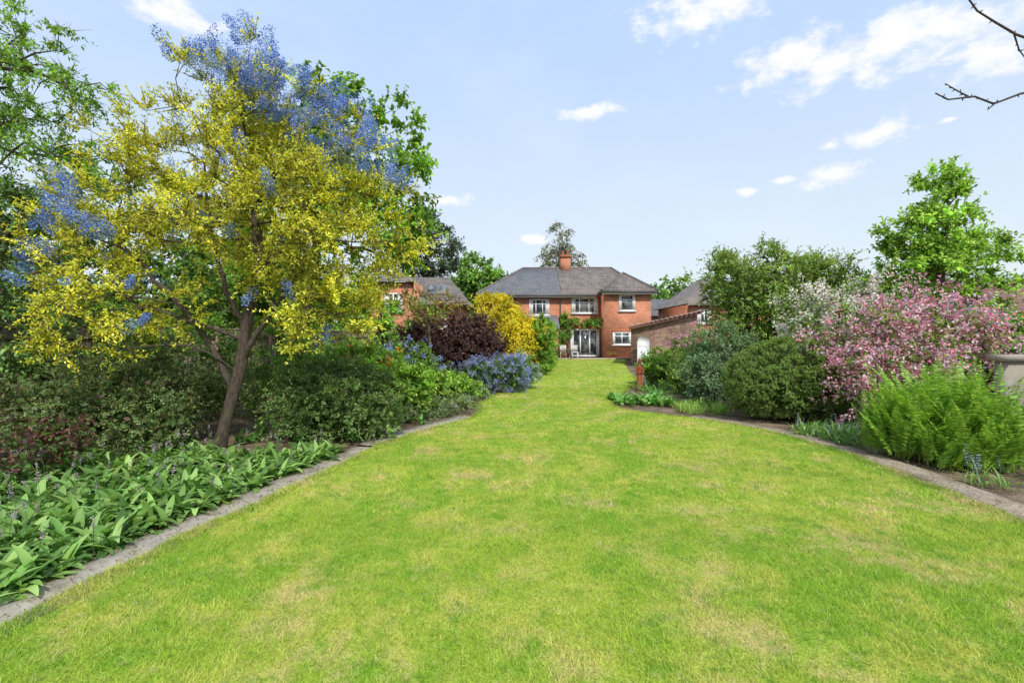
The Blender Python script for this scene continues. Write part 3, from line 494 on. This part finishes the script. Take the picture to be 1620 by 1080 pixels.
pp=[(rng.uniform(3.6,6.8),rng.uniform(10.4,16)) for _ in range(120)]; pp=[p for p in pp if p[0]>frx(np.array([p[1]]))[0]+.3]
rosettes('ground_cover','low green plants filling the far bed','ground cover',pp,12,.28,.04,[(.07,.16,.03,3),(.12,.22,.05,2)],(30,85),(30,110),'stuff')
pp=[(flx(np.array([y]))[0]-rng.uniform(.5,3.),y) for y in rng.uniform(7,20,160)]
rosettes('ground_cover','low green plants between the border shrubs','ground cover',pp,12,.3,.05,[(.06,.15,.03,3),(.12,.24,.05,2)],(30,85),(30,110),'stuff')
def bluebell(x,y,k):
    e=top('bluebell_plant','bluebell clump with nodding violet-blue flower stalks','plant',(x,y,0),'bluebells at the bed edge')
    b=np.tile([x,y,.01],(k*4,1))+rng.normal(size=(k*4,3))*[.05,.05,0]
    V,F,C,_,_=strips(b,rng.uniform(0,6.28,k*4),np.radians(rng.uniform(40,85,k*4)),np.radians(rng.uniform(40,120,k*4)),rng.uniform(.2,.34,k*4),.014,pick([(.13,.24,.05,2),(.2,.3,.08,1)],k*4)); mk('leaves',V,F,LEAF,(x,y,0),e,C,True)
    A=Acc()
    for i in range(k):
        a=rng.uniform(0,6.28); h=rng.uniform(.24,.42); l=rng.uniform(.02,.14); p=np.array([x,y,0])+rng.normal(size=3)*[.09,.09,0]; q=p+[math.cos(a)*l,math.sin(a)*l,h]
        V,F=tube([p,(p+q)/2+[0,0,.02],q],[.003,.003,.002],4); A.add(V,F,np.array([.13,.2,.08]))
        for s in np.linspace(.6,1,6):
            c=p+(q-p)*s; A.add(*leafquads(np.tile(c,(3,1)),rng.normal(size=(3,3))*[1,1,.3]-[0,0,.7],rnd(3),.019,.009,pick([(.33,.33,.56,2),(.42,.42,.62,1)],3,1.2)))
    A.make('flowers',PETAL,(x,y,0),e)
for x,y,k in ((4.98,5.2,6),(5.15,5.05,4),(4.95,7.3,6),(5.1,7.5,5),(5.35,7.2,6),(5.0,7.0,4),(4.7,7.9,4),(5.6,7.4,5)): bluebell(x,y,k)
# ---------------------------------------------------------------- buildings
def bx(name,x0,x1,y0,y1,z0,z1,mat,O,par):
    a=Acc(); a.box(x0,x1,y0,y1,z0,z1); return a.make(name,mat,O,par)
def window(x0,x1,z0,z1,y,O,par,bars=(),trans=(),name='window',sill=True,ft=.07,curtain=.22):
    a=Acc(); a.box(x0,x0+ft,y-.05,y+.02,z0,z1);a.box(x1-ft,x1,y-.05,y+.02,z0,z1);a.box(x0+ft,x1-ft,y-.05,y+.02,z0,z0+ft);a.box(x0+ft,x1-ft,y-.05,y+.02,z1-ft,z1)
    for b in bars: a.box(b-ft*.45,b+ft*.45,y-.048,y+.018,z0+ft,z1-ft)
    for t in trans: a.box(x0+ft,x1-ft,y-.046,y+.016,t-ft*.4,t+ft*.4)
    w=a.make(name,TRIM,O,par)
    bx('glass',x0+ft*.5,x1-ft*.5,y-.015,y-.005,z0+ft*.5,z1-ft*.5,GLASS,O,w)
    if curtain:
        for c0,c1 in ((x0+ft,x0+ft+curtain),(x1-ft-curtain,x1-ft)): bx('curtain',c0,c1,y-.019,y-.016,z0+ft,z1-ft,CURT,O,w)
    if sill: bx('sill',x0-.08,x1+.08,y-.12,y-.002,z0-.08,z0-.003,TRIM,O,w)
    return w
def hip(name,x0,x1,y0,y1,z,zr,mat,O,par,ov=.35,hl=None,hr=None,th=.12):
    x0-=ov;x1+=ov;y0-=ov;y1+=ov; ym=(y0+y1)/2; d=(y1-y0)/2; hl=d if hl is None else hl; hr=d if hr is None else hr
    V=[(x0,y0,z),(x1,y0,z),(x1,y1,z),(x0,y1,z),(x0+hl,ym,zr),(x1-hr,ym,zr),(x0,y0,z-th),(x1,y0,z-th),(x1,y1,z-th),(x0,y1,z-th)]
    return mk(name,V,[np.array([(0,1,5,4),(2,3,4,5),(6,9,8,7),(0,6,7,1),(1,7,8,2),(2,8,9,3),(3,9,6,0)]),np.array([(1,2,5),(3,0,4)])],mat,O,par)
def poly(name,V,F,mat,O,par):
    f3=[f for f in F if len(f)==3]; f4=[f for f in F if len(f)==4]
    return mk(name,V,[np.array(x) for x in (f3,f4) if x],mat,O,par)
O=(4,36.5,0); H=top('brick_house','two-storey red brick semi-detached house with tiled hipped roof','house',O)
bx('wall',-2.3,6.75,36.5,44.5,0,4.8,BRICK,O,H)
bx('wall',6.75,10.07,35.0,44.5,0,4.95,BRICK,O,H)
e=4.8
poly('roof',[(-2.7,36.1,e),(3.7,36.1,e),(3.7,40.5,7.35),(.9,40.5,7.35),(-2.7,44.9,e),(3.7,44.9,e),(-2.7,36.1,e-.12),(3.7,36.1,e-.12)],[(0,1,2,3),(0,3,4),(4,3,2,5),(0,6,7,1)],TILEA,O,H)
poly('roof',[(3.72,36.1,e+.01),(10.45,36.1,e+.01),(10.45,44.9,e+.01),(3.72,44.9,e+.01),(3.72,40.5,7.38),(8.3,40.5,7.38),(3.72,36.1,e-.11),(10.45,36.1,e-.11)],[(0,1,5,4),(1,2,5),(2,3,4,5),(0,6,7,1)],TILEB,O,H)
r3=poly('roof',[(6.4,34.6,4.95),(10.45,34.6,4.95),(8.45,36.7,6.45),(8.45,40,6.45),(6.4,40,4.95),(10.45,40,4.95),(6.4,34.6,4.83),(10.45,34.6,4.83),(10.45,40,4.83),(6.4,40,4.83)],[(0,1,2),(0,2,3,4),(1,5,3,2),(0,6,7,1),(1,7,8,5),(0,4,9,6),(6,9,8,7)],TILEB,O,H)
r3['label']='hipped tiled roof over the projecting wing'
a=Acc()
for p,q in (((6.4,34.6,4.97),(8.45,36.7,6.47)),((10.45,34.6,4.97),(8.45,36.7,6.47)),((8.45,36.7,6.47),(8.45,39.8,6.47)),((10.45,36.1,4.85),(8.3,40.5,7.4)),((.9,40.5,7.37),(8.3,40.5,7.4)),((-2.7,36.1,4.83),(.9,40.5,7.37))): a.add(*tube([p,q],[.08,.08],6))
a.make('ridge_tiles',TILEB,O,H)
a=Acc(); a.box(-2.7,6.3,36.0,36.1,4.62,4.76); a.box(6.4,10.45,34.48,34.6,4.76,4.9); a.add(*tube([(6.6,36.35,4.6),(6.6,36.35,0)],[.04,.04],8)); a.add(*tube([(3.65,36.4,4.6),(3.65,36.4,0)],[.04,.04],8)); a.make('gutter',LEAD,O,H)
a=Acc(); a.box(-2.6,6.3,36.1,36.13,4.55,4.68); a.box(6.45,10.4,34.62,34.65,4.66,4.83); a.make('fascia',TRIM,O,H)
ch=bx('chimney',4.05,4.85,40.1,40.9,6.9,8.2,BRICK,O,H)
a=Acc(); a.box(3.97,4.93,40.02,40.98,8.2,8.38)
for x in (4.25,4.65): a.add(*lathe([(.11,8.38),(.1,8.75),(.12,8.8),(.08,8.8)],x,40.5))
a.make('chimney_pots',TERRAPOT,O,ch)
window(1.3,2.8,3.25,4.45,36.5,O,H,bars=(1.8,2.3),trans=(4.1,))
window(4.5,6.45,3.4,4.55,36.5,O,H,bars=(5.1,5.8),trans=(4.2,))
window(7.75,8.9,3.5,4.65,35.0,O,H,trans=(4.3,),curtain=.12)
window(7.3,8.6,1.05,1.95,35.0,O,H,bars=(7.95,),trans=(1.65,),curtain=.1)
window(4.4,6.6,.12,2.2,36.5,O,H,bars=(5.15,5.85),name='door',sill=False,ft=.11,curtain=.14)
SOLD=surf('soldier_brick',(.50,.17,.08),(.4,.12,.06),12)
for x0,x1,z,y in ((4.3,6.6,4.56,36.5),(7.65,9.0,4.66,35),(7.2,8.7,1.96,35),(4.2,6.7,2.21,36.5)): bx('lintel',x0,x1,y-.02,y-.001,z,z+.2,SOLD,O,H)
L1=poly('lean_to',[(-.6,34.3,2.35),(3.4,34.3,2.35),(3.4,36.49,3.25),(-.6,36.49,3.25),(-.6,34.3,2.2),(3.4,34.3,2.2)],[(0,1,2,3),(0,4,5,1)],TILEA,O,H); L1['label']='grey lean-to roof against the wall'
bx('lean_to_wall',-.5,3.3,34.5,36.48,0,2.25,BRICK,O,H)
a=Acc(); a.box(1.5,11,33.5,36.45,-.05,.06); p=a.make('patio',PAV); p['kind']='structure'; p['label']='stone paved patio in front of the house'
a=Acc(); a.box(2.4,8.2,33.35,33.47,0,.16); p=a.make('edging_kerb',STONE); p['kind']='structure'; p['label']='low stone kerb between lawn and patio'
plant('climbing_plant','leafy climber trained round the patio doors','climber',(4.0,36.2,0),[(4.0,36.2,1.6,.35,.25,1.4),(4.2,36.2,2.9,.6,.25,.55),(5.5,36.2,2.65,1.3,.25,.3),(6.5,36.0,2.6,.5,.3,.35),(3.4,36,1.3,.5,.4,1.1),(2.7,34.0,1.3,.5,.3,1.0)],140,r0=.05,tw=7,tl=.26,lv=10,L=.11,W=.07,pal=GR,shell=.4)
def pot(x,y,col,r=.18):
    e=top('plant_pot','clay pot with bright flowers on the patio','plant pot',(x,y,.06),'flower pots on the patio')
    V,F=lathe([(.0,.06),(r*.65,.06),(r,.06+r*1.6),(r*1.1,.06+r*1.6),(r*1.1,.06+r*1.85),(r*.9,.06+r*1.85),(r*.85,.06+r*1.6),(0,.06+r*1.6)],x,y); mk('pot',V,F,TERRAPOT,(x,y,.06),e,smooth=True)
    P=np.array([x,y,.06+r*2.2])+rnd(200)*[r*1.2,r*1.2,r]*rng.random((200,1)); C=pick([(*col,1.2),(.08,.18,.03,2)],200); V,F,C=leafquads(P,rnd(200),rnd(200),.07,.05,C); mk('flowers',V,F,PETAL,(x,y,.06),e,C)
for x,y,c in ((6.95,34.4,(.6,.05,.03)),(7.35,34.5,(.65,.1,.04)),(3.6,34.0,(.6,.06,.1)),(8.9,34.5,(.6,.2,.05))): pot(x,y,c)
def chair(x,y,lab):
    O=(x,y,.06); e=top('garden_chair',lab,'chair',O,'chairs on the patio'); a=Acc()
    a.box(x-.24,x+.24,y-.24,y+.24,.48,.52); a.make('seat',TRIM,O,e)
    a=Acc()
    for k in range(5): a.box(x-.22+k*.095,x-.17+k*.095,y+.2,y+.23,.55,.95)
    a.box(x-.24,x+.24,y+.195,y+.235,.95,1.0); a.make('backrest',TRIM,O,e)
    for dx in (-.21,.21):
        for dy in (-.21,.21):
            a=Acc(); a.box(x+dx-.02,x+dx+.02,y+dy-.02,y+dy+.02,.06,.48); a.make('leg',TRIM,O,e)
chair(3.7,34.9,'white slatted garden chair on the patio'); chair(4.55,35.1,'white slatted garden chair on the patio')
O=(4.1,34.3,.06); T=top('garden_table','small round garden table on the patio','table',O)
mk('table_top',*lathe([(0,.7),(.4,.7),(.4,.74),(0,.74)],4.1,34.3,20),WOOD,O,T); mk('leg',*lathe([(.2,.06),(.04,.1),(.035,.7)],4.1,34.3,10),WOOD,O,T)
# outbuilding (walls follow the slightly angled garden boundary)
O=(8.5,27,0); G=top('brick_outbuilding','brown brick garden outbuilding with sloping roof','outbuilding',O)
poly('wall',[(6.64,27,0),(10.4,27.2,0),(10.4,27.2,2.92),(6.64,27,2.13),(8.0,32,0),(11.8,32.2,0),(11.8,32.2,2.92),(8.0,32,2.13)],[(0,1,2,3),(1,5,6,2),(5,4,7,6),(4,0,3,7)],BRICKB,O,G)
poly('roof',[(6.45,26.7,2.08),(10.6,26.9,2.98),(12.1,32.4,2.98),(7.9,32.3,2.08),(6.45,26.7,2.16),(10.6,26.9,3.06),(12.1,32.4,3.06),(7.9,32.3,2.16)],[(3,2,1,0),(4,5,6,7),(0,1,5,4),(1,2,6,5),(2,3,7,6),(3,0,4,7)],TILEC,O,G)
poly('fascia',[(6.45,26.67,2.01),(10.6,26.87,2.91),(10.6,26.87,3.05),(6.45,26.67,2.15)],[(0,1,2,3)],surf('fascia_paint',(.12,.06,.045),(.16,.085,.06),5),O,G)
a=Acc()
for k in range(15):
    x=6.6+k*.265; z=2.08+(x-6.45)*.217+.085; a.add([(x,26.66,z),(x+.13,26.67,z+.02),(x+.13,26.67,z+.08),(x,26.66,z+.06),(x+1.45,32.2,z),(x+1.58,32.2,z+.02),(x+1.58,32.2,z+.08),(x+1.45,32.2,z+.06)],[(0,1,2,3),(3,2,6,7),(0,3,7,4),(1,5,6,2)])
a.make('roof_ribs',surf('rib_sheet',(.36,.30,.25),(.25,.2,.16),8),O,G)
O=(7.15,26.3,0); D=top('garden_screen','white arch-topped garden panel standing by the brick wall','screen',O)
th=np.linspace(0,math.pi,13); arc=[(7.15+.33*math.cos(t),1.32+.33*math.sin(t)) for t in th]
V=[(x,26.3,z) for x,z in arc]+[(x,26.36,z) for x,z in arc]+[(6.82,26.3,.05),(7.48,26.3,.05),(6.82,26.36,.05),(7.48,26.36,.05)]
me_F4=[(i,i+1,14+i,13+i) for i in range(12)]+[(27,0,13,29),(12,26,28,25)]
WHT=surf('white_panel_paint',(.84,.84,.84),(.86,.86,.86),3,.5,0)
mk('panel',np.array(V),[np.array(me_F4),np.array([[27,0]+list(range(1,13))+[26]]),np.array([[29,13]+list(range(14,26))+[28]])],WHT,O,D)
for z in (.6,1.1): bx('rail',6.9,7.4,26.285,26.298,z,z+.04,WHT,O,D)
O=(14,46,0); B=top('grey_shed','distant outbuilding with pale grey roof','shed',O); bx('wall',12,16,45,50,0,3.6,CREAM,O,B); hip('roof',12,16,45,50,3.6,5.3,TILEA,O,B,hl=0,hr=0)
O=(14.3,38,0); B=top('brick_house','red brick house with hipped tiled roof beyond the shrubs','house',O)
bx('wall',13.0,18.6,35,43,0,4.0,BRICK,O,B)
poly('roof',[(12.6,34.6,4.0),(19,34.6,4.0),(19,43.4,4.0),(12.6,43.4,4.0),(15.6,38,6.4),(15.6,40.5,6.4),(12.6,34.6,3.88),(19,34.6,3.88)],[(0,1,4),(1,2,5,4),(2,3,5),(3,0,4,5),(0,6,7,1)],TILEB,O,B)
window(13.4,14.4,2.6,3.6,35,O,B,bars=(13.9,))
O=(20.5,24,0); B=top('white_bungalow','white rendered bungalow with dark slate roof','house',O)
bx('wall',18.6,24.5,24,31,0,2.65,CREAM,O,B); hip('roof',18.6,24.5,24,31,2.65,4.4,TILEA,O,B); window(19.6,20.9,1.1,2.1,24,O,B,bars=(20.25,)); window(22,23.2,1.1,2.1,24,O,B,bars=(22.6,))
O=(21,32,0); B=top('brick_bungalow','low brick house with grey tiled roof','house',O)
bx('wall',23.5,30,33,40,0,3.4,BRICK,O,B); hip('roof',23.5,30,33,40,3.4,5.3,TILEB,O,B)
O=(26,24.5,0); B=top('cream_house','cream rendered house with red tiled roof','house',O)
bx('wall',25.4,32,24.5,31,0,2.9,CREAM,O,B); hip('roof',25.4,32,24.5,31,2.9,4.9,TILEC,O,B,hl=0); window(26,27.4,1.4,2.4,24.5,O,B,bars=(26.7,))
O=(-5.5,27,0); B=top('brick_house','neighbouring red brick house with slate roof and skylights','house',O)
bx('wall',-8.2,-5.3,26.5,33,0,4.6,BRICK,O,B); bx('wall',-5.3,-2.9,27.5,33,0,3.4,BRICK,O,B)
poly('roof',[(-5.7,26.9,3.4),(-2.4,26.9,3.4),(-3.9,30,5.3),(-6.2,30,5.3),(-2.4,33.3,3.4),(-8.5,33.3,4.6),(-8.5,26.2,4.6),(-5.3,26.2,4.6),(-6.9,29.8,5.6)],[(0,1,2,3),(1,4,2),(6,7,8),(7,0,3,8),(6,8,5),(3,2,4,5)],TILEB,O,B)
for x in (-4.9,-4.3): poly('skylight',[(x,27.9,4.08),(x+.42,27.9,4.08),(x+.42,28.9,4.69),(x,28.9,4.69)],[(0,1,2,3)],GLASS,O,B)
window(-7.0,-6.0,3.0,4.0,26.5,O,B,bars=(-6.5,)); window(-4.7,-3.6,2.1,3.0,27.5,O,B,bars=(-4.15,))
def fence(name,label,p,q,h):
    p=np.array(p,float);q=np.array(q,float); L=np.linalg.norm(q-p); d=(q-p)/L; nn=np.array([-d[1],d[0]]); k=int(L/1.83); O=(p[0],p[1],0); e=top(name,label,'fence',O)
    def obox(A,c,l,t,z0,z1):
        c=np.array(c); V=[]
        for z in (z0,z1):
            for a_,b_ in ((-l/2,-t/2),(l/2,-t/2),(l/2,t/2),(-l/2,t/2)): pt=c+d*a_+nn*b_; V.append((pt[0],pt[1],z))
        A.add(V,[(3,2,1,0),(4,5,6,7),(0,1,5,4),(1,2,6,5),(2,3,7,6),(3,0,4,7)])
    for i in range(k+1):
        A=Acc(); obox(A,p+d*i*1.83,.09,.09,0,h+.06); A.make('post',WOOD,O,e)
        if i<k:
            A=Acc()
            for j in range(14): obox(A,p+d*(i*1.83+.11+j*.124),.112,.018,.06,h-.02+rng.normal()*.006)
            obox(A,p+d*(i*1.83+.915)-nn*.02,1.72,.02,h-.25,h-.17); obox(A,p+d*(i*1.83+.915),1.74,.04,h-.018,h+.02); A.make('panel',WOOD,O,e)
fence('wooden_fence','weathered brown panelled wooden fence behind the shrubs',(-9.3,3),(-3.9,27),1.8)
fence('wooden_fence','weathered grey-brown wooden fence behind the flowering shrubs',(8.6,5.5),(11.9,26.5),1.3)
# garden wall end
O=(8.2,7.2,0); Wl=top('garden_wall','plain weathered beige garden wall with flat coping beside the ferns','wall',O)
bx('wall',7.3,9.2,7.1,7.32,0,1.24,WALLST,O,Wl); bx('coping',7.24,9.25,7.05,7.38,1.243,1.34,WALLST,O,Wl)
# statue
O=(3.85,14.6,0); St=top('garden_statue','terracotta robed woman statue standing on a small plinth','statue',O)
x,y=O[0],O[1]; A=Acc()
A.add(*lathe([(.0,.05),(.10,.05),(.10,.15),(.08,.32),(.075,.45),(.06,.53),(.068,.6),(.082,.67),(.078,.72),(.036,.765),(.03,.79),(.046,.82),(.056,.87),(.05,.92),(.03,.95),(0,.96)],x,y,20,1,.8))
for sg in (-1,1): A.add(*tube([(x+sg*.082,y,.7),(x+sg*.11,y-.02,.58),(x+sg*.075,y-.07,.5),(x+sg*.01,y-.09,.54)],[.026,.024,.019,.017],8))
A.add(*tube([(x,y+.03,.91),(x,y+.06,.88),(x,y+.06,.8),(x,y+.05,.7)],[.045,.045,.038,.02],8))
A.add(*tube([(x,y-.04,.88),(x,y-.054,.86)],[.007,.01],6))
A.make('body',TERRA,O,St,True)
bx('plinth',x-.11,x+.11,y-.11,y+.11,0,.05,TERRA,O,St)
# overhanging tree (trunk outside frame)
O=(7.0,1.4,0); T=top('cherry_tree','nearly bare branches of a tree reaching over the lawn','tree',O)
A=Acc()
A.add(*tube([(7.0,1.4,0),(6.95,1.4,1.2),(6.8,1.5,2.4),(6.6,1.6,3.4),(6.5,1.7,4.2)],[.12,.1,.08,.06,.04],10))
br=[[(6.75,1.5,2.7),(5.4,2.2,3.05),(4.2,2.8,3.2),(3.35,3,3.16),(3.15,3,3.1),(3.0,3,3.05),(2.85,3,3.09),(2.72,3,3.08),(2.63,3,3.11)],
 [(6.6,1.6,3.4),(5.3,2.3,3.62),(3.9,2.8,3.52),(3.3,3,3.42),(3.12,3,3.47),(3.0,3,3.55),(2.9,3,3.62),(2.8,3,3.75),(2.7,3,3.9)],
 [(3.12,3,3.47),(3.2,3.05,3.42),(3.3,3.1,3.38)],[(2.85,3,3.09),(2.76,3,3.12),(2.7,3,3.17)],[(3.0,3,3.05),(2.95,3,3.01)]]
for b in br:
    b=np.array(b)+rng.normal(size=(len(b),3))*.006; k=len(b); r=np.linspace(.005,.003,k)
    if k>4: r=np.interp(np.arange(k),[0,3,k-1],[.03,.008,.004])
    A.add(*tube(b,r,6))
    for j in range(1,k):
        for s in range(3):
            c=b[j]+(b[j-1]-b[j])*rng.random(); A.add(*tube([c,c+rnd(1)[0]*.018],[.005,.002],4))
A.make('trunk',surf('dark_bark',(.05,.035,.03),(.1,.075,.06),20),O,T,True)
# ---------------------------------------------------------------- sky, sun, camera
el,az=math.radians(47),math.radians(163)
W=bpy.data.worlds.new('World'); S.world=W; W.use_nodes=True; nt=W.node_tree; nt.nodes.clear()
wo=N(nt,'ShaderNodeOutputWorld'); bg=N(nt,'ShaderNodeBackground'); bg.inputs['Strength'].default_value=.15
sky=N(nt,'ShaderNodeTexSky'); sky.sky_type='NISHITA'; sky.sun_disc=False; sky.sun_elevation=el; sky.sun_rotation=az; sky.air_density=1.2; sky.dust_density=2.0; sky.ozone_density=1.5
tc=N(nt,'ShaderNodeTexCoord'); sp=N(nt,'ShaderNodeSeparateXYZ'); nt.links.new(tc.outputs['Generated'],sp.inputs[0])
azn=math_(nt,'ARCTAN2',sp.outputs[0],sp.outputs[1]); eln=math_(nt,'ARCSINE',sp.outputs[2])
cb=N(nt,'ShaderNodeCombineXYZ'); nt.links.new(azn,cb.inputs[0]); nt.links.new(eln,cb.inputs[1])
acc=None
clouds=[(1390,76,210,44),(1490,45,130,42),(1250,92,85,32),(1110,15,110,32),(930,178,48,11),(1385,212,62,18),(1320,277,48,17),(1312,228,22,10),(270,20,85,26),(700,315,40,12),(845,378,28,8),(1240,284,24,6),(1182,304,20,8),(1560,85,90,32),(1500,190,16,5)]
for px,py,a_,b_ in clouds:
    u=math.atan((px-810)/765); v=math.atan((533-py)/765*math.cos(u)); sa=a_/765*math.cos(u)**2; sb=b_/765*math.cos(u)
    m1=N(nt,'ShaderNodeVectorMath',operation='SUBTRACT'); nt.links.new(cb.outputs[0],m1.inputs[0]); m1.inputs[1].default_value=(u,v,0)
    m2=N(nt,'ShaderNodeVectorMath',operation='MULTIPLY'); nt.links.new(m1.outputs[0],m2.inputs[0]); m2.inputs[1].default_value=(1/sa,1/sb,0)
    m3=N(nt,'ShaderNodeVectorMath',operation='LENGTH'); nt.links.new(m2.outputs[0],m3.inputs[0])
    d=math_(nt,'SUBTRACT',1,m3.outputs['Value']); acc=d if acc is None else math_(nt,'MAXIMUM',acc,d)
acc=math_(nt,'MAXIMUM',acc,-.9)
mp=N(nt,'ShaderNodeMapping'); mp.inputs['Scale'].default_value=(1,1.7,1); nt.links.new(cb.outputs[0],mp.inputs[0])
nz=noise(nt,mp.outputs[0],17,10,.63)
cl=math_(nt,'ADD',acc,math_(nt,'MULTIPLY',math_(nt,'SUBTRACT',nz,.47),3.6))
cf=ramp(nt,cl,-.1,1.0)
haze=math_(nt,'MULTIPLY',ramp(nt,noise(nt,mp.outputs[0],2.2,5,.6),.4,.75),.3)
skyc=mixc(nt,ramp(nt,sp.outputs[2],0.0,.6),(5.6,6.2,6.7),(3.75,5.0,7.1))
skyc=mixc(nt,.9,sky.outputs[0],skyc)
skyc=mixc(nt,haze,skyc,(5.8,6.3,6.9))
skyc=mixc(nt,math_(nt,'MULTIPLY',cf,.95),skyc,(6.9,6.9,7.0))
nt.links.new(skyc,bg.inputs[0]); nt.links.new(bg.outputs[0],wo.inputs[0])
L=bpy.data.lights.new('sun','SUN'); L.energy=4.1; L.angle=math.radians(3); L.color=(1,.96,.89); lo=bpy.data.objects.new('sun',L); COL.objects.link(lo)
from mathutils import Vector
sd=Vector((math.sin(az)*math.cos(el),math.cos(az)*math.cos(el),math.sin(el))); lo.rotation_euler=sd.to_track_quat('Z','Y').to_euler()
cam=bpy.data.cameras.new('camera'); cam.lens=17.0; cam.sensor_width=36; cam.shift_y=-7/1620; cam.clip_end=5000; cam.clip_start=.05
co=bpy.data.objects.new('camera',cam); co.location=(0,0,1.6); co.rotation_euler=(math.radians(90),0,0); COL.objects.link(co); S.camera=co
S.view_settings.view_transform='Standard'; S.view_settings.look='None'; S.view_settings.exposure=0
